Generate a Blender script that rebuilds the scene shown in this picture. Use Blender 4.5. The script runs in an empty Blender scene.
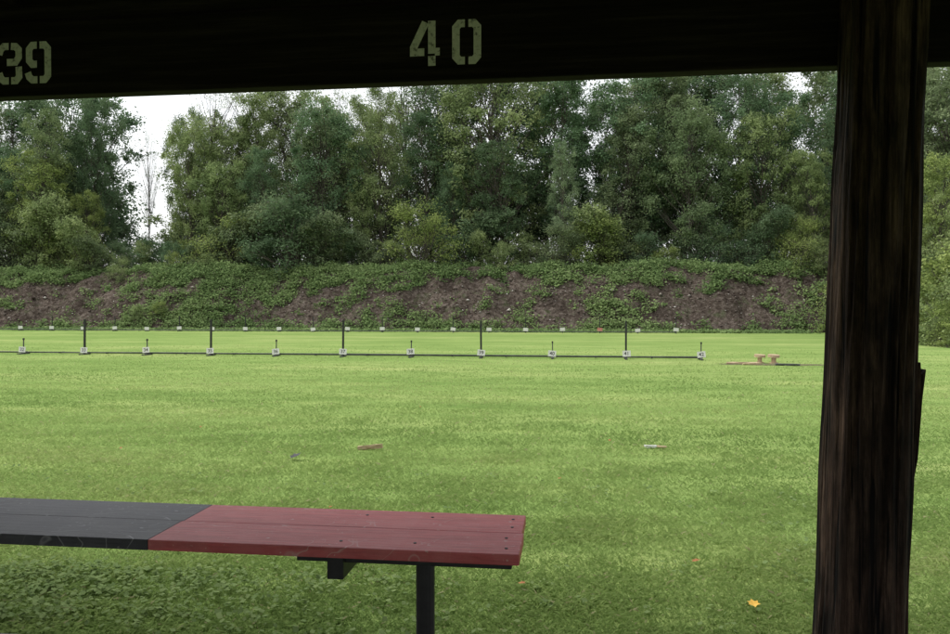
import bpy, math, random
import numpy as np
from mathutils import Vector, noise
random.seed(4); RNG=np.random.default_rng(11)
scene=bpy.context.scene
COL=scene.collection
YAW=math.radians(7.24); CS,SN=math.cos(YAW),math.sin(YAW)
CAMH=1.6; F=770.0
def W(px,d):
    xc=(px-475)*d/F
    return (xc*CS-d*SN, xc*SN+d*CS)

# ---------------- materials ----------------
def newmat(name):
    m=bpy.data.materials.new(name); m.use_nodes=True
    nt=m.node_tree; nt.nodes.clear()
    out=nt.nodes.new('ShaderNodeOutputMaterial')
    return m,nt,out
def N(nt,t,**k):
    n=nt.nodes.new(t)
    for a,b in k.items():
        setattr(n,a,b)
    return n
def L(nt,a,b): nt.links.new(a,b)
def noise_node(nt,scale,detail=4,rough=.6,vec=None):
    n=N(nt,'ShaderNodeTexNoise'); n.inputs['Scale'].default_value=scale
    n.inputs['Detail'].default_value=detail; n.inputs['Roughness'].default_value=rough
    if vec is not None: L(nt,vec,n.inputs['Vector'])
    return n
def ramp(nt,fac,stops):
    r=N(nt,'ShaderNodeValToRGB')
    e=r.color_ramp.elements
    while len(e)<len(stops): e.new(.5)
    for i,(p,c) in enumerate(stops):
        e[i].position=p; e[i].color=(*c,1)
    L(nt,fac,r.inputs[0]); return r
def mapping(nt,scale=(1,1,1)):
    tc=N(nt,'ShaderNodeTexCoord'); mp=N(nt,'ShaderNodeMapping')
    mp.inputs['Scale'].default_value=scale
    L(nt,tc.outputs['Object'],mp.inputs['Vector']); return mp.outputs[0]
def mix(nt,fac,a,b,mode='MIX'):
    m=N(nt,'ShaderNodeMix',data_type='RGBA',blend_type=mode)
    if isinstance(fac,(int,float)): m.inputs[0].default_value=fac
    else: L(nt,fac,m.inputs[0])
    for s,v in ((6,a),(7,b)):
        if isinstance(v,tuple): m.inputs[s].default_value=(*v,1)
        else: L(nt,v,m.inputs[s])
    return m.outputs[2]
def simple(name,stops,scale=(1,1,1),nscale=8,rough=.7,bump=.2,bdist=.01,spec=.3,metal=0,detail=6):
    m,nt,out=newmat(name)
    v=mapping(nt,scale); n=noise_node(nt,nscale,detail,.65,v)
    r=ramp(nt,n.outputs[0],stops)
    b=N(nt,'ShaderNodeBsdfPrincipled'); b.inputs['Roughness'].default_value=rough
    b.inputs['Specular IOR Level'].default_value=spec; b.inputs['Metallic'].default_value=metal
    L(nt,r.outputs[0],b.inputs['Base Color'])
    if bump:
        bp=N(nt,'ShaderNodeBump'); bp.inputs['Strength'].default_value=bump; bp.inputs['Distance'].default_value=bdist
        L(nt,n.outputs[0],bp.inputs['Height']); L(nt,bp.outputs[0],b.inputs['Normal'])
    L(nt,b.outputs[0],out.inputs[0]); return m
def leafmat(name,stops,trans=.35,objcol=True):
    m,nt,out=newmat(name)
    at=N(nt,'ShaderNodeAttribute',attribute_name='shade')
    r=ramp(nt,at.outputs['Fac'],stops); c=r.outputs[0]
    if objcol:
        oi=N(nt,'ShaderNodeObjectInfo'); c=mix(nt,1.0,c,oi.outputs['Color'],'MULTIPLY')
    d=N(nt,'ShaderNodeBsdfDiffuse'); L(nt,c,d.inputs[0])
    if trans>0:
        t=N(nt,'ShaderNodeBsdfTranslucent'); L(nt,c,t.inputs[0])
        ms=N(nt,'ShaderNodeMixShader'); ms.inputs[0].default_value=trans
        L(nt,d.outputs[0],ms.inputs[1]); L(nt,t.outputs[0],ms.inputs[2]); L(nt,ms.outputs[0],out.inputs[0])
    else: L(nt,d.outputs[0],out.inputs[0])
    return m

M_leaf=leafmat('tree_leaves',[(0,(.095,.135,.074)),(.5,(.185,.24,.125)),(1,(.32,.375,.205))])  # leaf colours lifted towards blue-grey, distance haze painted into them
M_bark=simple('bark',[(.3,(.05,.042,.034)),(.7,(.13,.115,.095))],(4,4,.6),6,.9,0)
M_weed=leafmat('weed_leaves',[(0,(.08,.13,.05)),(.5,(.16,.235,.09)),(1,(.27,.35,.145))],.3,False)
M_blade=leafmat('grass_blades',[(0,(.205,.305,.092)),(.5,(.32,.43,.145)),(.9,(.43,.51,.20)),(1,(.50,.47,.27))],.5,False)

def lawn_mat():
    m,nt,out=newmat('lawn')
    tc=N(nt,'ShaderNodeTexCoord'); v=tc.outputs['Object']
    mp=N(nt,'ShaderNodeMapping'); mp.inputs['Scale'].default_value=(.3,1,1); L(nt,v,mp.inputs[0])
    big=noise_node(nt,.35,5,.6,mp.outputs[0]); mid=noise_node(nt,1.6,5,.7,mp.outputs[0]); fine=noise_node(nt,40,3,.7,v)
    c1=ramp(nt,big.outputs[0],[(.3,(.172,.262,.074)),(.5,(.232,.322,.10)),(.72,(.32,.38,.14))]).outputs[0]
    c2=ramp(nt,mid.outputs[0],[(.3,(.74,.8,.72)),(.5,(1,1,1)),(.75,(1.25,1.15,1.2))]).outputs[0]
    c3=ramp(nt,fine.outputs[0],[(.3,(.7,.74,.68)),(.55,(1,1,1)),(.75,(1.25,1.2,1.2))]).outputs[0]
    c=mix(nt,1,c1,c2,'MULTIPLY'); c=mix(nt,1,c,c3,'MULTIPLY')
    b=N(nt,'ShaderNodeBsdfDiffuse'); L(nt,c,b.inputs[0])
    bp=N(nt,'ShaderNodeBump'); bp.inputs['Strength'].default_value=.5; bp.inputs['Distance'].default_value=.03
    L(nt,fine.outputs[0],bp.inputs['Height']); L(nt,bp.outputs[0],b.inputs['Normal'])
    L(nt,b.outputs[0],out.inputs[0]); return m
def dirt_mat():
    m,nt,out=newmat('berm_dirt')
    tc=N(nt,'ShaderNodeTexCoord'); v=tc.outputs['Object']
    n1=noise_node(nt,.5,6,.65,v); n2=noise_node(nt,4,7,.8,v); n3=noise_node(nt,1.3,5,.7,v)
    c=ramp(nt,n2.outputs[0],[(.34,(.042,.033,.027)),(.5,(.125,.103,.088)),(.64,(.24,.21,.187))]).outputs[0]
    c=mix(nt,1,c,ramp(nt,n1.outputs[0],[(.35,(.55,.52,.5)),(.65,(1.2,1.15,1.1))]).outputs[0],'MULTIPLY')
    g=ramp(nt,n3.outputs[0],[(.54,(0,0,0)),(.68,(.6,.6,.6))]).outputs[0]
    c=mix(nt,g,c,(.085,.115,.05))
    b=N(nt,'ShaderNodeBsdfDiffuse'); L(nt,c,b.inputs[0])
    bp=N(nt,'ShaderNodeBump'); bp.inputs['Strength'].default_value=1; bp.inputs['Distance'].default_value=.25
    L(nt,n2.outputs[0],bp.inputs['Height']); L(nt,bp.outputs[0],b.inputs['Normal'])
    L(nt,b.outputs[0],out.inputs[0]); return m
M_lawn=lawn_mat(); M_dirt=dirt_mat()
def post_mat():
    m,nt,out=newmat('creosoted_post')
    v=mapping(nt,(9,9,.5)); n=noise_node(nt,3.0,7,.8,v); v2=mapping(nt,(1,1,.35)); n2=noise_node(nt,5,5,.7,v2)
    v3=mapping(nt,(14,14,.35)); n3=noise_node(nt,3,2,.5,v3)
    c=ramp(nt,n.outputs[0],[(.3,(.009,.006,.005)),(.5,(.060,.040,.030)),(.68,(.18,.13,.10))]).outputs[0]
    c=mix(nt,1,c,ramp(nt,n2.outputs[0],[(.4,(.25,.24,.24)),(.66,(1.2,1.08,1.0))]).outputs[0],'MULTIPLY')
    c=mix(nt,ramp(nt,n3.outputs[0],[(.36,(1,1,1)),(.42,(0,0,0))]).outputs[0],c,(.003,.002,.002))
    b=N(nt,'ShaderNodeBsdfPrincipled'); L(nt,c,b.inputs['Base Color']); b.inputs['Roughness'].default_value=.85; b.inputs['Specular IOR Level'].default_value=.2
    bp=N(nt,'ShaderNodeBump'); bp.inputs['Strength'].default_value=1; bp.inputs['Distance'].default_value=.03
    L(nt,n3.outputs[0],bp.inputs['Height'])
    bp2=N(nt,'ShaderNodeBump'); bp2.inputs['Strength'].default_value=.8; bp2.inputs['Distance'].default_value=.012
    L(nt,n.outputs[0],bp2.inputs['Height']); L(nt,bp.outputs[0],bp2.inputs['Normal']); L(nt,bp2.outputs[0],b.inputs['Normal'])
    L(nt,b.outputs[0],out.inputs[0]); return m
M_post=post_mat()
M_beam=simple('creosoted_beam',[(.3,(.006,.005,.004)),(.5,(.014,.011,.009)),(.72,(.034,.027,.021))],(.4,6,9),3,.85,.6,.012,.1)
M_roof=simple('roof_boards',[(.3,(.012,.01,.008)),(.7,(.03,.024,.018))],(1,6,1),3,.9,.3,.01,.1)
M_slab=simple('concrete',[(.3,(.16,.155,.145)),(.7,(.26,.25,.235))],(1,1,1),5,.85,.2,.01)
M_black=simple('black_steel',[(.3,(.012,.012,.014)),(.7,(.03,.03,.033))],(1,1,1),20,.5,.1,.002,.4)
M_rail=simple('weathered_rail',[(.3,(.04,.045,.04)),(.7,(.12,.125,.115))],(1,1,1),5,.7,.1,.005)
M_white=simple('white_plate',[(.3,(.55,.54,.51)),(.7,(.78,.77,.75))],(1,1,1),8,.6,0)
M_redpl=simple('red_plate',[(.3,(.45,.12,.10)),(.7,(.6,.3,.26))],(1,1,1),4,.6,0)
M_tan=simple('raw_wood',[(.3,(.34,.24,.14)),(.7,(.56,.44,.29))],(2,12,2),5,.8,.2,.004)

def paint(name,base,dark,scr,line,rough=.42):
    m,nt,out=newmat(name)
    v=mapping(nt,(.8,11,11)); g=noise_node(nt,4,7,.75,v)
    v2=mapping(nt,(1,1,1)); n2=noise_node(nt,7,5,.7,v2)
    c=mix(nt,ramp(nt,g.outputs[0],[(.36,(0,0,0)),(.58,(1,1,1))]).outputs[0],dark,base)
    c=mix(nt,ramp(nt,n2.outputs[0],[(.42,(0,0,0)),(.75,(.55,.55,.55))]).outputs[0],c,scr)
    vs=mapping(nt,(1,1.6,1)); ns=noise_node(nt,3.5,2,.5,vs); ns.inputs['Distortion'].default_value=1.5
    rs=ramp(nt,ns.outputs[0],[(.490,(0,0,0)),(.5,(.7,.7,.7)),(.510,(0,0,0))])
    mk=noise_node(nt,2.1,2,.5,v2); rk=ramp(nt,mk.outputs[0],[(.46,(0,0,0)),(.62,(1,1,1))])
    f=mix(nt,1,rs.outputs[0],rk.outputs[0],'MULTIPLY')
    c=mix(nt,f,c,line)
    n4=noise_node(nt,34,3,.6,v2); ch=ramp(nt,n4.outputs[0],[(.68,(0,0,0)),(.71,(.7,.7,.7))])
    c=mix(nt,ch.outputs[0],c,line)
    b=N(nt,'ShaderNodeBsdfPrincipled'); L(nt,c,b.inputs['Base Color']); b.inputs['Specular IOR Level'].default_value=.5
    rr=N(nt,'ShaderNodeMapRange'); L(nt,n2.outputs[0],rr.inputs[0]); rr.inputs[3].default_value=rough-.1; rr.inputs[4].default_value=rough+.2
    L(nt,rr.outputs[0],b.inputs['Roughness'])
    bp=N(nt,'ShaderNodeBump'); bp.inputs['Strength'].default_value=.7; bp.inputs['Distance'].default_value=.006
    L(nt,g.outputs[0],bp.inputs['Height']); L(nt,bp.outputs[0],b.inputs['Normal'])
    L(nt,b.outputs[0],out.inputs[0]); return m
M_red=paint('red_paint',(.60,.115,.12),(.42,.07,.075),(.62,.24,.235),(.62,.42,.38))
M_blk=paint('black_paint',(.042,.041,.054),(.022,.022,.03),(.10,.10,.12),(.32,.32,.34))
def digitmat():
    m,nt,out=newmat('worn_white_paint')
    v=mapping(nt,(1,1,1)); n=noise_node(nt,38,5,.75,v)
    c=ramp(nt,n.outputs[0],[(.34,(.16,.16,.14)),(.44,(.66,.66,.60)),(.7,(.80,.80,.75))]).outputs[0]
    b=N(nt,'ShaderNodeBsdfDiffuse'); L(nt,c,b.inputs[0]); L(nt,b.outputs[0],out.inputs[0]); return m
M_digit=digitmat()

# ---------------- mesh helpers ----------------
def mesh_np(name,verts,faces_flat,nper,shade=None,mats=(),matidx=None,smooth=False):
    me=bpy.data.meshes.new(name); nv=len(verts); nf=len(faces_flat)//nper
    me.vertices.add(nv); me.vertices.foreach_set('co',np.asarray(verts,dtype=np.float32).ravel())
    me.loops.add(nf*nper); me.loops.foreach_set('vertex_index',np.asarray(faces_flat,dtype=np.int32))
    me.polygons.add(nf); me.polygons.foreach_set('loop_start',np.arange(nf,dtype=np.int32)*nper)
    me.polygons.foreach_set('loop_total',np.full(nf,nper,dtype=np.int32))
    if matidx is not None: me.polygons.foreach_set('material_index',np.asarray(matidx,dtype=np.int32))
    me.update(calc_edges=True)
    if shade is not None:
        a=me.attributes.new('shade','FLOAT','FACE'); a.data.foreach_set('value',np.asarray(shade,dtype=np.float32))
    if smooth: me.polygons.foreach_set('use_smooth',np.ones(nf,dtype=bool))
    for m in mats: me.materials.append(m)
    return me
def obj(name,me,loc=(0,0,0),rot=(0,0,0),parent=None,scale=(1,1,1)):
    o=bpy.data.objects.new(name,me); o.location=loc; o.rotation_euler=rot; o.scale=scale
    COL.objects.link(o)
    if parent: o.parent=parent
    return o
def empty(name,loc=(0,0,0)):
    o=bpy.data.objects.new(name,None); o.location=loc; COL.objects.link(o); o.empty_display_size=.2; return o
import bmesh
def box(name,size,loc,mat,parent=None,rot=(0,0,0),bev=.004,jit=0):
    bm=bmesh.new(); bmesh.ops.create_cube(bm,size=1)
    for v in bm.verts: v.co=Vector((v.co.x*size[0],v.co.y*size[1],v.co.z*size[2]))
    if bev: bmesh.ops.bevel(bm,geom=bm.edges[:],offset=bev,segments=2,affect='EDGES',profile=.6)
    me=bpy.data.meshes.new(name); bm.to_mesh(me); bm.free(); me.materials.append(mat)
    return obj(name,me,loc,rot,parent)
def cyl(name,r,h,loc,mat,parent=None,rot=(0,0,0),seg=12,r2=None):
    bm=bmesh.new(); bmesh.ops.create_cone(bm,cap_ends=True,segments=seg,radius1=r,radius2=r if r2 is None else r2,depth=h)
    me=bpy.data.meshes.new(name); bm.to_mesh(me); bm.free(); me.materials.append(mat)
    return obj(name,me,loc,rot,parent)

def leaf_quads(P,Nn,size,aspect=.55,rng=RNG):
    n=len(P); Nn=Nn/np.linalg.norm(Nn,axis=1,keepdims=True)
    r=rng.normal(size=(n,3)); T=np.cross(Nn,r); T/=np.linalg.norm(T,axis=1,keepdims=True); B=np.cross(Nn,T)
    s=(size*np.ones(n))[:,None]*.5
    V=np.stack([P-T*s,P-B*s*aspect+T*s*.1,P+T*s,P+B*s*aspect+T*s*.1],1).reshape(-1,3)
    return V
def tube(pts,rads,seg,V,Fc):
    base=len(V); prev=None
    for i,p in enumerate(pts):
        p=Vector(p)
        d=(Vector(pts[min(i+1,len(pts)-1)])-Vector(pts[max(i-1,0)])).normalized()
        a=d.cross(Vector((.31,.95,.05))).normalized(); b=d.cross(a)
        for k in range(seg):
            t=2*math.pi*k/seg; V.append(tuple(p+(a*math.cos(t)+b*math.sin(t))*rads[i]))
    for i in range(len(pts)-1):
        for k in range(seg):
            k2=(k+1)%seg; q=base+i*seg
            Fc.append((q+k,q+k2,q+seg+k2,q+seg+k))

# ---------------- terrain ----------------
BY=48.5; BX=16.5
def sstep(a,b,x):
    t=min(1,max(0,(x-a)/(b-a))); return t*t*(3-2*t)
def terrain(x,y):
    w=noise.noise(Vector((x*.12,3.1,0)))*.8+noise.noise(Vector((x*.45,7,0)))*.35
    t1=y-BY+w
    w2=noise.noise(Vector((y*.12,9.1,0)))*1.2
    t2=(x-BX+w2)-max(0,(33-y))*.35
    def prof(t,h,wd):
        if t<=0: return 0
        s=min(1,t/wd); return h*(s**1.05*(1-.25*s*s)/.75 if s<1 else 1)
    h1=prof(t1,4.2+noise.noise(Vector((x*.06,1,5)))*.5+noise.noise(Vector((x*.25,1,9)))*.35,5.6)
    h2=prof(t2,2.3,6.5)*sstep(10,26,y)
    z=max(h1,h2)
    if t1>6: z+=(t1-6)*.03
    if z>0.05:
        a=min(1,z*1.5)*(1 if y<70 else .4)
        z+=a*(noise.noise(Vector((x*.8,y*.8,2)))*.42+noise.noise(Vector((x*2.1,y*2.1,6)))*.22+abs(noise.noise(Vector((x*.5,y*.3,11))))*-.5)
    return z
def grid_mesh(name,xs,ys,zf,mat):
    V=[(x,y,zf(x,y)) for y in ys for x in xs]; nx=len(xs)
    Fc=[]
    for j in range(len(ys)-1):
        for i in range(nx-1):
            a=j*nx+i; Fc+= [a,a+1,a+1+nx,a+nx]
    return mesh_np(name,V,Fc,4,mats=(mat,),smooth=True)
xs=[-1500,-600,-250,-120]+[x for x in np.arange(-80,81,4)]+[120,250,600,1500]
ys=[-1500,-400,-100,-40]+[y for y in np.arange(-20,101,4)]+[160,400,1500]
lawn=obj('grass_lawn',grid_mesh('grass_lawn',xs,ys,lambda x,y:0 ,M_lawn))
bx=list(np.arange(-90,60,.3)); by=list(np.arange(46,58,.25))+list(np.arange(58,140,4))
def bz(x,y):
    z=terrain(x,y); return z if z>.02 else -.15
berm=obj('earth_berm',grid_mesh('earth_berm',bx,by,bz,M_dirt))
M_bank=simple('bank_soil',[(.3,(.07,.10,.04)),(.55,(.14,.19,.07)),(.75,(.18,.15,.11))],(1,1,1),2.5,.9,.8,.1,0)
bx2=list(np.arange(12,60,.6)); by2=list(np.arange(6,46.01,.6))
bank=obj('grassy_bank',grid_mesh('grassy_bank',bx2,by2,bz,M_bank))

# ---------------- grass blades ----------------
def fbm2(x,y,rng,f0,octs=5,n=6,ax=1.0):
    s=np.zeros_like(x); amp=1; tot=0
    for o in range(octs):
        for k in range(n):
            a=rng.uniform(0,2*np.pi); f=f0*2**o*rng.uniform(.7,1.4)
            s+=amp*np.sin((x*ax*np.cos(a)+y*np.sin(a))*f+rng.uniform(0,6.28))
        tot+=amp*amp*n/2; amp*=.62
    return s/math.sqrt(tot)
def grass():
    rng=np.random.default_rng(3); 
    n=560000
    u=rng.random(n); y=3.3*(34/3.3)**(u**1.2)
    X0=-y*.95-1; X1=y*.72+1
    x=X0+(X1-X0)*rng.random(n)
    keep=rng.random(n)<np.clip((32-y)/22,0,1)
    x,y=x[keep],y[keep]; n=len(x)
    h0=.036; w0=.0024+.0004*y
    nz=fbm2(x,y,rng,.9,5,6,.6); nz2=fbm2(x,y,rng,5,3,6,.8)
    h=h0*rng.uniform(.4,1.2,n)*np.clip(.9+.18*nz2,.5,1.5); w=w0*rng.uniform(.6,1.2,n)
    a=rng.uniform(0,2*np.pi,n); lean=rng.uniform(.5,1.7,n)*h; la=rng.uniform(0,2*np.pi,n)
    z0=np.zeros(n)-.003
    dx,dy=np.cos(a)*w*.5,np.sin(a)*w*.5
    lx,ly=np.cos(la)*lean,np.sin(la)*lean
    V=np.stack([np.stack([x-dx,y-dy,z0],1),np.stack([x+dx,y+dy,z0],1),
                np.stack([x+dx*.6+lx*.4,y+dy*.6+ly*.4,h*.6],1)*1.0,
                np.stack([x+lx,y+ly,h*.8],1)],1).reshape(-1,3)
    sh=np.clip(.46+.18*nz+.05*nz2+rng.normal(0,.11,n),0,.93); dead=rng.random(n)<.02; sh[dead]=1
    me=mesh_np('grass_blades',V,np.arange(n*4),4,shade=sh,mats=(M_blade,))
    obj('grass_blades',me)
grass()
def lawn_weeds():
    rng=np.random.default_rng(8); P=[];Nn=[];S=[];sh=[]
    for k in range(520):
        if k<400: x=-3.6+rng.gamma(2,.6); y=rng.uniform(3.5,4.35)
        else: x=rng.uniform(-7,5); y=rng.uniform(3.6,7)
        m=rng.integers(4,10); c=rng.random()
        r=rng.uniform(.03,.08)
        for j in range(m):
            P.append((x+rng.normal()*r,y+rng.normal()*r,rng.uniform(.025,.06))); Nn.append((rng.normal()*.35,rng.normal()*.35,1)); S.append(rng.uniform(.018,.045)); sh.append(.5+.35*c+.15*rng.random())
    P=np.array(P);V=leaf_quads(P,np.array(Nn),np.array(S),.8,rng)
    obj('clover_weeds',mesh_np('clover_weeds',V,np.arange(len(V)),4,shade=np.array(sh),mats=(M_weed,)))
lawn_weeds()

# ---------------- berm weeds ----------------
def berm_weeds():
    rng=np.random.default_rng(21); P=[];Nn=[];S=[];sh=[]
    for k in range(78000):
        x=rng.uniform(-52,26); y=rng.uniform(46.3,57)
        z=terrain(x,y)
        n1=noise.noise(Vector((x*.23,y*.35,4.4))); n2=noise.noise(Vector((x*1.0,y*1.2,8.4))); n3=noise.noise(Vector((x*.11,2.2,1.4)))
        if z<=.02:
            if y<BY-2.0 or (x>14): continue
            pr=.16+.5*max(0,n1); hgt=.08
        else:
            top=sstep(2.6,3.9,z+n2*.9)
            lush=max(0,1-abs(x+25)/6)*.8
            right=max(0,(x-13)/5)
            pr=-.22+.9*top+lush+n1*.8+n2*1.25+n3*.4+.3*right+(.4 if z<.4 else 0)
            hgt=.22
        if rng.random()>pr: continue
        m=rng.integers(5,14); r=rng.uniform(.10,.30); c=np.clip(.55+n1*.5+rng.normal()*.22,0,1); sz=rng.uniform(.07,.2)
        hh=hgt*rng.uniform(.4,2.6)
        for j in range(m):
            P.append((x+rng.normal()*r,y+rng.normal()*r*.6,z+rng.random()*hh+.02)); Nn.append((rng.normal()*.6,-.3+rng.normal()*.6,.8))
            S.append(sz*rng.uniform(.7,1.2)); sh.append(c*.65+.35*rng.random())
    P=np.array(P);V=leaf_quads(P,np.array(Nn),np.array(S),.75,rng)
    obj('berm_weeds',mesh_np('berm_weeds',V,np.arange(len(V)),4,shade=np.array(sh),mats=(M_weed,)))
    P=[];Nn=[];S=[];sh=[]
    for k in range(22000):
        x=rng.uniform(13,30); y=rng.uniform(14,50); z=terrain(x,y)
        if z<=.01: continue
        c=np.clip(.65+noise.noise(Vector((x*.4,y*.4,1)))*.6,0,1); hh=rng.uniform(.15,.7)
        for j in range(8):
            P.append((x+rng.normal()*.22,y+rng.normal()*.22,z+rng.random()*hh)); Nn.append((rng.normal()-.3,rng.normal()-.3,.6)); S.append(rng.uniform(.07,.17)); sh.append(c*.7+.3*rng.random())
    P=np.array(P);V=leaf_quads(P,np.array(Nn),np.array(S),.45,rng)
    obj('bank_weeds',mesh_np('bank_weeds',V,np.arange(len(V)),4,shade=np.array(sh),mats=(M_weed,)))
berm_weeds()
def rubble():
    rng=np.random.default_rng(5); V=[];Fc=[];sh=[]
    for k in range(5200):
        x=rng.uniform(-45,18); y=rng.uniform(BY-.6,54); z=terrain(x,y)
        if z<.02: continue
        r=rng.uniform(.02,.085)*(1+1.2*(rng.random()<.08)); b=len(V)
        for d in ((1,0,0),(0,1,0),(-1,0,0),(0,-1,0),(0,0,1),(0,0,-1)):
            V.append((x+d[0]*r*rng.uniform(.6,1.3),y+d[1]*r*rng.uniform(.6,1.3),z+r*.3+d[2]*r*rng.uniform(.4,.9)))
        for i in range(4):
            j=(i+1)%4; Fc+=[b+i,b+j,b+4, b+j,b+i,b+5]
        s=rng.random(); sh+= [s]*8
    m=leafmat('rubble_stone',[(0,(.04,.03,.025)),(.6,(.15,.12,.105)),(.93,(.27,.24,.21)),(1,(.6,.57,.53))],0,False)
    obj('berm_rubble',mesh_np('berm_rubble',V,Fc,3,shade=sh,mats=(m,)))
rubble()

# ---------------- trees ----------------
def tree_mesh(name,H,Wd,cb,ncl,sprays,lps,lsz,seed,style='round',asp=.5,droop=.1,flat=.8,jit=.17):
    rng=np.random.default_rng(seed); V=[];Fc=[]
    K=9; bend=rng.normal(size=2)*.35; tr=[];rd=[]
    R=H*.010+.05
    for i in range(K):
        t=i/(K-1); tr.append((bend[0]*t*t*2+rng.normal()*.15*(i>0),bend[1]*t*t*2+rng.normal()*.15*(i>0),-.4+t*H*.86)); rd.append(R*(1-.93*t)+.012)
    if style!='shrub': tube(tr,rd,7,V,Fc)
    def tp(t):
        f=t*(K-1); i=min(K-2,int(f)); return np.array(tr[i])*(1-(f-i))+np.array(tr[i+1])*(f-i)
    P=[];Nn=[];S=[];sh=[]
    for c in range(ncl):
        t=((c+rng.random())/ncl)**.8
        if style=='round': env=math.sin(math.pi*min(1,.12+t*.80))**.5
        elif style=='tall': env=(.5+.5*math.sin(math.pi*(t*.8+.15)))*(1-.3*t)
        elif style=='vase': env=.4+.6*math.sin(math.pi*(.08+.72*t))
        else: env=math.sqrt(max(0,1-(t*.97)**2))
        ang=rng.uniform(0,2*math.pi); lob=1+.28*math.sin(ang*3+seed)+.2*math.sin(ang*5+t*6+seed*2)
        rad=Wd*.5*env*lob*math.sqrt(rng.uniform(.08,1))
        z=H*(cb+(1-cb)*t*.96)
        ctr=tp(min(.99,z/H*1.0)); cpos=np.array([ctr[0]+math.cos(ang)*rad,ctr[1]+math.sin(ang)*rad,z])
        tz=max(.03 if style=='shrub' else cb*.6,(z-rad*rng.uniform(.6,1.1))/H)
        st=tp(min(.95,tz)) if style!='shrub' else np.array([rng.normal()*.15,rng.normal()*.15,-.1])
        mid=(st+cpos)/2+np.array([0,0,-.08*rad+ .1])+rng.normal(size=3)*.15
        lr=.012+.009*rad+ .02*(1-t)
        tube([tuple(st),tuple(mid),tuple(cpos)],[lr,lr*.65,lr*.25],4,V,Fc)
        crand=rng.random(); cr=rng.uniform(.5,1.35)*(Wd/7)**.5
        out=np.array([math.cos(ang),math.sin(ang),.35])
        for s in range(sprays):
            d=rng.normal(size=3); d[2]*=flat; d=d/np.linalg.norm(d)+out*.35; d/=np.linalg.norm(d)
            ln=cr*rng.uniform(.55,1.4); n=int(lps*rng.uniform(.6,1.4))
            if s%4==0: e=cpos+d*ln*.9; tube([tuple(cpos),tuple(e)],[.013,.005],3,V,Fc)
            u=rng.random(n)**.7
            p=cpos+d*(u*ln)[:,None]+rng.normal(size=(n,3))*(jit*cr+.05)*np.array([1,1,.7]); p[:,2]-=droop*(u*ln)**2
            P.append(p); Nn.append(rng.normal(size=(n,3))*.65+d*.45+np.array([0,0,.8])); S.append(lsz*rng.uniform(.6,1.25,n))
            sr=rng.random(); sh.append(np.clip(.45*crand+.25*sr+.30*rng.random(n),0,1))
    P=np.concatenate(P);Nn=np.concatenate(Nn);S=np.concatenate(S);sh=np.concatenate(sh)
    LV=leaf_quads(P,Nn,S,asp,rng); nb=len(V)
    allV=np.concatenate([np.array(V),LV]); fb=np.array(Fc).ravel(); fl=np.arange(len(LV))+nb
    mi=np.concatenate([np.ones(len(Fc)),np.zeros(len(P))]); s2=np.concatenate([np.zeros(len(Fc)),sh])
    return mesh_np(name,allV,np.concatenate([fb,fl]),4,shade=s2,mats=(M_leaf,M_bark),matidx=mi)
PT={}
PT['r1']=(tree_mesh('broad_tree_a',15,8.5,.10,100,11,24,.24,1,'round'),15)
PT['r2']=(tree_mesh('broad_tree_b',15,7.5,.12,90,11,24,.22,2,'round',.55,.25),15)
PT['t1']=(tree_mesh('tall_tree_a',18,6.5,.15,100,10,24,.22,3,'tall',.5,.15),18)
PT['t2']=(tree_mesh('tall_tree_b',18,7.5,.15,95,10,28,.19,4,'tall',.4,.45),18)
PT['v1']=(tree_mesh('vase_tree_a',16,8.5,.16,95,11,24,.22,5,'vase',.5,.35),16)
PT['v2']=(tree_mesh('vase_tree_b',16,8,.14,95,10,24,.25,6,'vase',.55,.1,.4),16)
PT['sp']=(tree_mesh('sparse_tree',17,7,.35,75,8,9,.15,7,'vase',.4,.0),17)
SH=[(tree_mesh('shrub_a',3.5,3.6,.02,36,9,22,.14,11,'shrub',.5,.1),3.5),(tree_mesh('shrub_b',3.5,3.0,.02,32,9,24,.12,12,'shrub',.4,.3),3.5),(tree_mesh('shrub_c',4.5,3.2,.05,36,9,22,.16,13,'shrub',.6,.1),4.5)]
sky_pts=[(-300,80),(-100,80),(0,86),(60,82),(112,90),(134,115),(150,185),(162,160),(176,112),(230,104),(290,88),(345,98),(375,84),(425,84),(455,62),(500,40),(585,54),(600,90),(615,50),(700,40),(770,56),(790,90),(815,45),(950,30),(1300,40)]
def skyline(px):
    for (a,b),(c,d) in zip(sky_pts,sky_pts[1:]):
        if a<=px<=c: return b+(d-b)*(px-a)/(c-a)
    return 60
def plant(key,px,y0,ytop,tint,wscale=1.0,name='deciduous_tree',dep=False):
    d=y0 if dep else y0/(CS+(px-475)/F*SN)
    x,y=W(px,d); z=terrain(x,y); top=CAMH+(306-ytop)*d/F
    me,h=PT[key] if isinstance(key,str) else key
    s=(top-z)/h
    if s<=.1: return
    o=obj(name,me,(x,y,z-.1),(0,0,random.uniform(0,6.28)),None,(s*wscale,s*wscale,s)); o.color=(*tint,1)
    return o
dark=(.66,.76,.76); mid=(1,1,1); light=(1.35,1.32,1.1); silver=(1.4,1.45,1.55); blue=(.80,.96,.98); yel=(1.35,1.32,.85)
tints=[dark,mid,blue,mid,(1.25,1.22,1.05),(1.15,1.15,1),blue,(.88,.92,.8),(1.3,1.3,1.2)]
keys=['r1','t1','v1','r2','t2','v2']
R=random.Random(17)
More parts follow.
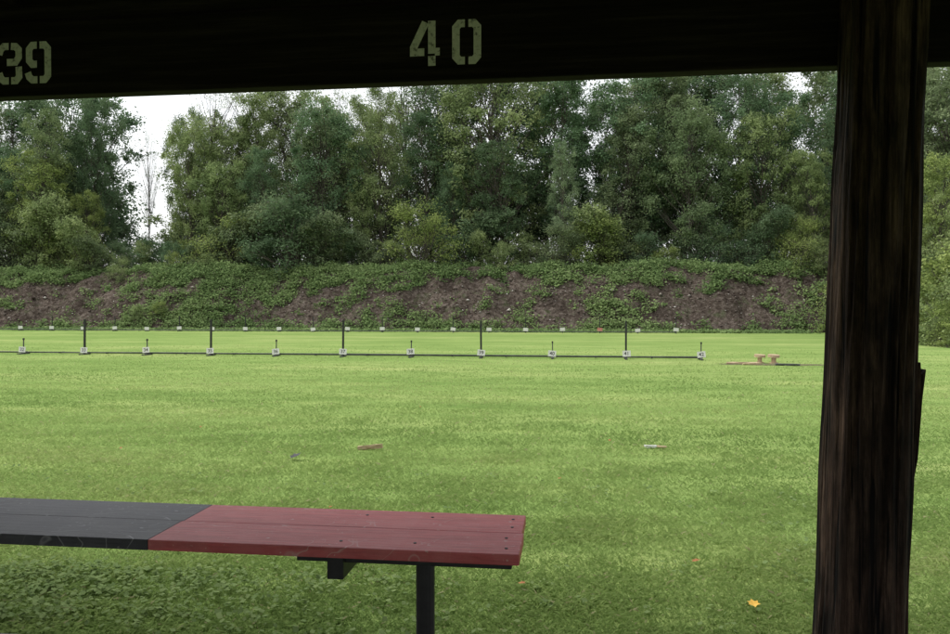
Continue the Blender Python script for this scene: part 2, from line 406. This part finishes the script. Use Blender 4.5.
for d,off,sp in ((70,3,54),(62,24,62)):
    px=-190+R.uniform(0,30)
    while px<1160:
        if not (118<px<178):
            yt=skyline(px)
            yt+=off+R.uniform(-14,18)*(1 if off<10 else 2.4)
            if 95<px<210 : wsc=.5
            else: wsc=R.uniform(.8,1.15)
            plant(R.choice(keys),px,d+R.uniform(-2.5,2.5),yt,R.choice(tints),wsc)
        px+=sp*R.uniform(.7,1.2)*(.7 if 90<px<200 else 1)
px=-230
while px<1200:
    plant(R.choice(SH),px,R.uniform(75,82),R.uniform(150,180) if not 105<px<200 else R.uniform(198,208),R.choice([dark,mid,blue]),R.uniform(.75,.95),'background_thicket'); px+=R.uniform(34,50)
plant('v1',35,59,150,yel,1.1); plant('r2',88,60,190,yel,.8); plant('t1',60,62,90,dark,1); plant('r1',96,64,94,dark,.6)
plant('r2',-15,60,170,light,.9); plant('sp',150,66,128,light,.35)
plant('r1',192,60,122,light,.6); plant('t2',268,59,145,blue,1.0); plant('sp',215,64,80,light); plant('sp',250,66,74,light,.9); plant('sp',408,66,68,light,1.1); plant('sp',440,68,66,light,.9); plant('sp',300,68,80,light,.9); plant('sp',345,67,84,light,.8)
plant('t2',562,57.5,136,silver,.65); plant('v2',505,59,140,dark,.9); plant('t1',620,60,100,mid,1)
plant('r1',690,58.5,105,(1.0,1.05,1.0),.9); plant('r2',760,59,110,(1.2,1.2,1.0),.9); plant('r1',365,59.5,180,light,.75); plant('t2',455,60,160,blue,.9)
plant('r1',325,60,106,blue,.9); plant('r2',222,59,160,(1.3,1.32,1.1),.9); plant('v2',815,56,145,(1.25,1.25,1),.8)
plant('r1',950,48,60,mid,.9,dep=True); plant('v1',1000,44,40,mid,.9,dep=True); plant('r2',938,40,150,yel,.8,dep=True); plant('t2',972,36,110,light,.8,dep=True)
px=-160
while px<860:
    d=R.uniform(55.5,59); plant(R.choice(SH),px,d,R.uniform(198,252) if not 135<px<165 else 240,R.choice([dark,mid,light,blue,mid,yel]),R.uniform(.8,1.25),'shrub')
    px+=R.uniform(12,24)
for px,d,yt,tn in ((120,53,256,light),(175,54,250,yel),(205,54,252,light),(140,48.8,304,light),(158,49.2,300,yel),(800,54,215,yel),(825,53.5,235,light)):
    plant(R.choice(SH),px,d,yt,tn,.95,'shrub')
for px,d,yt,tn in ((925,40,225,light),(948,36,235,yel),(935,33,285,yel),(955,31,262,light),(905,42,215,light),(855,46,250,yel),(875,44,230,light),(980,33,220,yel),(918,33.5,300,yel),(938,31,308,light),(960,30,300,yel),(928,31.5,325,light),(948,29.5,328,yel)):
    plant(R.choice(SH),px,d,yt,tn,1.0,'shrub',True)

# ---------------- target lines ----------------
LANE=2.19; X40=-.605
def lane_x(n): return X40+(n-40)*LANE
def text_mesh(txt,size):
    cu=bpy.data.curves.new('num','FONT'); cu.body=txt; cu.size=size; cu.align_x='CENTER'; cu.align_y='CENTER'; cu.offset=.002
    o=bpy.data.objects.new('tmp',cu); COL.objects.link(o); bpy.context.view_layer.update()
    dg=bpy.context.evaluated_depsgraph_get(); me=bpy.data.meshes.new_from_object(o.evaluated_get(dg)); bpy.data.objects.remove(o)
    me.materials.clear(); me.materials.append(M_black); return me
Y25=23.5
for n in range(30,43):
    x=lane_x(n); tall=(n%2==1)
    e=empty('target_stand',(x,Y25,0)); e.rotation_euler=(0,random.uniform(-.02,.02),0)
    if tall:
        box('upright',(.055,.055,1.12),(0,0,.56),M_black,e); box('upright_sleeve',(.085,.085,.22),(0,0,.11),M_black,e)
        box('top_clip',(.03,.10,.05),(0,0,1.14),M_black,e)
    else:
        box('upright',(.03,.03,.5),(0,0,.25),M_rail,e); box('top_clip',(.045,.05,.06),(0,0,.5),M_black,e)
    box('foot',(.07,.55,.04),(0,0,.02),M_rail,e)
    tilt=random.uniform(-.12,.12); zz=.17+random.uniform(-.02,.02)
    pl=box('number_plate',(.24,.012,.18),(random.uniform(-.02,.02),-.062,zz),M_white,e,(-.08,tilt,0),bev=.002)
    t=obj('number',text_mesh(str(n),.15),(0,-.0075,0),(math.pi/2,0,0),pl)
e=empty('target_rail',(0,Y25,0))
L0,L1=lane_x(29),lane_x(42)+.1
def rod(name,a,b,r,mat,parent):
    V=[];Fc=[]; tube([a,tuple((Vector(a)+Vector(b))/2),b],[r]*3,8,V,Fc)
    return obj(name,mesh_np(name,V,np.array(Fc).ravel(),4,mats=(mat,),smooth=True),parent=parent)
x=L0
while x<L1-.1:
    x2=min(x+LANE*2,L1); rod('rail_pipe',(x+.01,0.055,.075+random.uniform(-.012,.012)),(x2-.01,.055,.075+random.uniform(-.012,.012)),.02,M_rail,e)
    rod('rear_pipe',(x+.01,.2,.045),(x2-.01,.2,.045),.014,M_black,e)
    for k in range(3): box('clamp',(.06,.24,.05),(min(x+LANE*(.35+.62*k),L1-.1),.12,.06),M_black,e)
    x+=LANE*2
Y50=46.0
for n in range(24,44):
    x=lane_x(n)
    e=empty('far_target_stand',(x,Y50,0)); e.rotation_euler=(0,random.uniform(-.03,.03),0)
    tall=(n%2==1)
    box('upright',(.045,.045,.95 if tall else .3),(0,0,.475 if tall else .15),M_black if tall else M_rail,e)
    box('foot',(.06,.5,.04),(0,0,.02),M_rail,e)
    box('number_plate',(.30,.02,.19),(0,-.05,.19+random.uniform(-.03,.03)),M_redpl if n in(41,) else M_white,e,(0,random.uniform(-.1,.1),0))
e=empty('far_target_rail',(0,Y50,0)); rod('rail_pipe',(lane_x(23),.05,.07),(lane_x(43),.05,.07),.022,M_rail,e)

def stool(px,d,s=1):
    x,y=W(px,d); e=empty('wooden_stool',(x,y,0))
    cyl('seat',.15*s,.07*s,(0,0,.2*s),M_tan,e,(.05,.04,0),14); cyl('stem',.06*s,.16*s,(0,0,.085*s),M_tan,e,seg=10); cyl('base',.11*s,.03,(0,0,.015),M_tan,e,seg=12)
stool(760,21.6); stool(774,21.4,1.05)
def slab(name,px,d,lx,ly,lz,mat,rz=0,tilt=0):
    x,y=W(px,d); bm=bmesh.new(); bmesh.ops.create_cube(bm,size=1)
    bmesh.ops.subdivide_edges(bm,edges=bm.edges[:],cuts=3,use_grid_fill=True)
    for v in bm.verts:
        n=noise.noise_vector(v.co*4+Vector((px,d,0)))
        v.co=Vector((v.co.x*lx,v.co.y*ly,v.co.z*lz))+Vector((n.x*lx*.06,n.y*ly*.25,n.z*lz*.25))
    me=bpy.data.meshes.new(name); bm.to_mesh(me); bm.free(); me.materials.append(mat)
    return obj(name,me,(x,y,lz*.5+.012),(0,tilt,rz))
slab('wooden_board',742,21.2,.8,.12,.04,M_tan,.05); slab('wooden_board',788,20.6,.6,.14,.04,M_rail,-.16); slab('wooden_board',752,20.9,.5,.1,.04,M_tan,.3)
M_bare=simple('bare_soil',[(.3,(.1,.08,.055)),(.7,(.2,.18,.12))],(1,1,1),6,.9,.6,.03,0)
bm=bmesh.new(); cx,cy=W(775,21)
vs=[bm.verts.new((cx+math.cos(a)*1.5*(1+.3*noise.noise(Vector((math.cos(a)*2,math.sin(a)*2,0)))),cy+math.sin(a)*.33*(1+.4*noise.noise(Vector((math.cos(a)*3,math.sin(a)*3,5)))),.006)) for a in np.linspace(0,6.2,40)]
bm.faces.new(vs); me=bpy.data.meshes.new('bare_soil_patch'); bm.to_mesh(me); bm.free(); me.materials.append(M_bare); obj('bare_soil_patch',me)
slab('wood_scrap',370,8.55,.27,.05,.04,M_tan,.12,-.10)
slab('paper_scrap',651,8.62,.13,.05,.025,M_white,.1); slab('paper_scrap',662,8.6,.11,.04,.022,M_tan,-.2)
M_dry=simple('dry_leaf',[(.3,(.25,.09,.03)),(.7,(.45,.2,.07))],(1,1,1),20,.7,0)
M_yl=simple('yellow_leaf',[(.3,(.7,.40,.05)),(.7,(.8,.52,.1))],(1,1,1),20,.7,0)
def fallen(px,d,s,mat,name='fallen_leaf',z=.045):
    x,y=W(px,d)
    pts=[(0,-.55),(.2,-.3),(.5,-.25),(.35,0),(.42,.3),(.15,.3),(0,.65),(-.18,.28),(-.45,.25),(-.34,-.03),(-.48,-.28),(-.2,-.3)]
    bm=bmesh.new(); c=bm.verts.new((0,0,0)); vv=[bm.verts.new((a*s,b*s,.25*s*(abs(a)+.4*abs(b)))) for a,b in pts]
    for i in range(len(vv)): bm.faces.new((c,vv[i],vv[(i+1)%len(vv)]))
    me=bpy.data.meshes.new(name); bm.to_mesh(me); bm.free(); me.materials.append(mat)
    obj(name,me,(x,y,z),(random.uniform(.1,.4),random.uniform(-.2,.2),random.uniform(0,6)))
fallen(697,4.68,.05,M_dry); fallen(755,4.0,.065,M_yl); fallen(522,4.3,.045,M_dry); fallen(295,7.95,.12,M_black)
for px,d in ((120,8.5),(610,9),(200,10),(560,7),(420,12),(330,6)): fallen(px,d,.035,M_dry,z=.03)

# ---------------- bench ----------------
B=empty('shooting_bench',(0,0,0))
yb0,yb1=2.62,3.13; XR=-.18; XB=-1.535; XL=-5.0; th=.04; zt=.75
pw=(yb1-yb0-.011)/2
for i in range(2):
    yc=yb0+pw/2+i*(pw+.011); rj=[0,.008][i]; zz=zt-th/2-[0,.003][i]
    box('red_plank',(XR-XB-rj-.0005,pw,th),((XR+XB)/2-rj/2,yc,zz),M_red,B,bev=.005)
    box('black_plank',(XB-XL-.0005,pw,th),((XB+XL)/2,yc,zz),M_blk,B,bev=.003)
box('apron_cleat',(.78,.04,.03),(-.60,yb0+.07,zt-th-.0155),M_black,B)
box('cross_brace',(.06,.46,.085),(-.84,2.88,zt-th-.0425-.001),M_black,B)
for lx in (-.555,-2.6,-4.4):
    cyl('leg',.036,.66,(lx,2.87,.33),M_black,B,seg=16); box('leg_plate',(.16,.42,.012),(lx,2.88,zt-th-.008),M_black,B,bev=.002)
for bxp,byp in ((-.23,2.68),(-.24,2.8),(-.23,2.95),(-.235,3.06),(-.83,2.69),(-.83,3.05),(-.56,2.70),(-.56,3.05)):
    cyl('bolt',.006,.003,(bxp,byp,zt+(.0005 if byp<2.87 else -.0025)),M_black,B,seg=10)

# ---------------- shelter ----------------
S=empty('shooting_shelter',(0,0,0))
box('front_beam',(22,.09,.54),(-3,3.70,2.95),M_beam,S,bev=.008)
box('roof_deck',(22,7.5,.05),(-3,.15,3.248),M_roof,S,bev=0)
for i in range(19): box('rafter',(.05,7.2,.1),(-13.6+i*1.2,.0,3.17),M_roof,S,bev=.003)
box('back_shade_panel',(22,.06,1.2),(-3,-3.6,2.6),M_roof,S,bev=0)  # unseen partial panel behind the camera, added to keep the interior dark
box('floor_slab',(22,7.0,.10),(-3,-.15,-.012),M_slab,S,bev=.01)
box('hanging_wire',(.004,.004,.2),(.13,3.2,2.985),M_rail,S,bev=0)
box('ledger',(22,.05,.07),(-3,3.63,3.085),M_beam,S,bev=.004)

def post(name,cx,cy,lean):
    bm=bmesh.new(); seg=96; ringn=120; H=3.1; rings=[]
    for j in range(ringn):
        z=H*j/(ringn-1); r0=.183-.012*z/H*1.5; ring=[]
        for k in range(seg):
            a=2*math.pi*k/seg
            q=(abs(math.cos(a))**4+abs(math.sin(a))**4)**(-.25); r=r0*(.72+.28*q*1.0)
            g=noise.noise(Vector((math.cos(a)*5,math.sin(a)*5,z*.9+cx)))*.012+noise.noise(Vector((math.cos(a)*16,math.sin(a)*16,z*1.6)))*.009
            g-=max(0,noise.noise(Vector((math.cos(a)*8,math.sin(a)*8,z*.5+9)))-.2)*.08
            r+=g+noise.noise(Vector((0,cx,z*3)))*.004
            ring.append(bm.verts.new((math.cos(a)*r+lean*(z-1.5),math.sin(a)*r,z-.02)))
        rings.append(ring)
    for j in range(ringn-1):
        for k in range(seg):
            k2=(k+1)%seg; f=bm.faces.new((rings[j][k],rings[j][k2],rings[j+1][k2],rings[j+1][k])); f.smooth=True
    bm.faces.new(rings[-1])
    sp=[(.165,.80),(.185,.95),(.193,1.2),(.203,1.33),(.190,1.31),(.192,1.22),(.18,1.36),(.155,1.30)]
    fr=[bm.verts.new((x+lean*(z-1.5),-.07,z)) for x,z in sp]; bk=[bm.verts.new((x+lean*(z-1.5),.03,z)) for x,z in sp]
    bm.faces.new(fr); bm.faces.new(bk[::-1])
    for i in range(len(sp)):
        j=(i+1)%len(sp); bm.faces.new((fr[i],bk[i],bk[j],fr[j]))
    me=bpy.data.meshes.new(name); bm.to_mesh(me); bm.free(); me.materials.append(M_post)
    return obj(name,me,(cx,cy,0))
d=3.36; px,py=W(871,d)
post('wooden_post',px,py,.031); post('wooden_post',px-4.8,py+.02,.0)

def stroke(pts,w,V,Fc,ox,oz,sc,closed=False):
    n=len(pts); base=len(V)
    for i in range(n):
        p=Vector(pts[i]); a=Vector(pts[i-1]) if i>0 else None; b=Vector(pts[i+1]) if i<n-1 else None
        if a is None: t=(b-p).normalized(); nn=Vector((-t.y,t.x)); m=1
        elif b is None: t=(p-a).normalized(); nn=Vector((-t.y,t.x)); m=1
        else:
            t1=(p-a).normalized(); t2=(b-p).normalized(); n1=Vector((-t1.y,t1.x)); n2=Vector((-t2.y,t2.x)); nn=(n1+n2).normalized(); m=1/max(.4,nn.dot(n1))
        for s in (1,-1):
            q=p+nn*(w*.5*m*s); V.append((ox+q.x*sc,0,oz+q.y*sc))
    for i in range(n-1):
        a=base+2*i; Fc.append((a,a+1,a+3,a+2))
G={'4':[[(.36,.97),(.09,.42),(.09,.31),(.33,.31)],[(.50,.0),(.50,.22)],[(.50,.27),(.50,1.0)],[(.57,.31),(.68,.31)]],
   '0':[[(.29,.91),(.17,.91),(.09,.82),(.09,.18),(.17,.09),(.29,.09)],[(.37,.91),(.49,.91),(.57,.82),(.57,.18),(.49,.09),(.37,.09)]],
   '3':[[(.05,.72),(.09,.84),(.17,.91),(.30,.91)],[(.36,.91),(.48,.90),(.56,.82),(.56,.64),(.48,.53),(.25,.53)],[(.56,.42),(.57,.18),(.49,.09),(.36,.09)],[(.30,.09),(.17,.09),(.09,.16),(.05,.28)]],
   '9':[[(.29,.91),(.17,.91),(.09,.82),(.09,.55),(.17,.46),(.29,.46)],[(.36,.91),(.49,.91),(.57,.82),(.57,.18),(.49,.09),(.36,.09)],[(.30,.09),(.17,.09),(.09,.16),(.05,.27)]]}
def number(txt,xc,dz=0):
    V=[];Fc=[];sc=.215
    for i,ch in enumerate(txt):
        for pl in G[ch]: stroke(pl,.17,V,Fc,xc-.175+i*(.205 if txt=='40' else .16)+(0 if txt=='40' else .02),2.745+dz,sc)
    V=[(x,3.7-.045-.004,z) for x,y,z in V]
    me=bpy.data.meshes.new('lane_number'); me.from_pydata(V,[],Fc); me.materials.append(M_digit)
    obj('lane_number',me)
number('40',X40+.0,.005); number('39',X40-LANE,-.005)

# ---------------- light, world, camera ----------------
el,az=math.radians(60),math.radians(278)   # soft overcast sun off to the left
w=bpy.data.worlds.new('World'); scene.world=w; w.use_nodes=True; nt=w.node_tree; nt.nodes.clear()
sk=N(nt,'ShaderNodeTexSky'); sk.sky_type='NISHITA'; sk.sun_disc=False; sk.sun_elevation=el; sk.sun_rotation=az
sk.dust_density=4; sk.air_density=1.2
hs=N(nt,'ShaderNodeHueSaturation'); hs.inputs['Saturation'].default_value=.2; hs.inputs['Value'].default_value=2.05
L(nt,sk.outputs[0],hs.inputs['Color'])
cc=mix(nt,.5,hs.outputs[0],(7.2,7.3,7.4))
bg=N(nt,'ShaderNodeBackground'); bg.inputs[1].default_value=.15; L(nt,cc,bg.inputs[0])
o=N(nt,'ShaderNodeOutputWorld'); L(nt,bg.outputs[0],o.inputs[0])
sl=bpy.data.lights.new('sun','SUN'); sl.energy=1.35; sl.angle=math.radians(35); sl.color=(1,.98,.94)
so=bpy.data.objects.new('sun',sl); COL.objects.link(so)
dirv=Vector((math.sin(az)*math.cos(el),math.cos(az)*math.cos(el),math.sin(el)))
so.rotation_euler=dirv.to_track_quat('Z','Y').to_euler(); so.location=(0,0,40)
cam=bpy.data.cameras.new('camera'); cam.sensor_width=22.2; cam.lens=22.2*F/950; cam.clip_end=5000; cam.clip_start=.05
co=bpy.data.objects.new('camera',cam); COL.objects.link(co); co.location=(0,0,CAMH)
co.rotation_euler=(math.radians(90-.82),0,YAW); scene.camera=co
scene.view_settings.view_transform='Standard'; scene.view_settings.look='None'; scene.view_settings.exposure=0
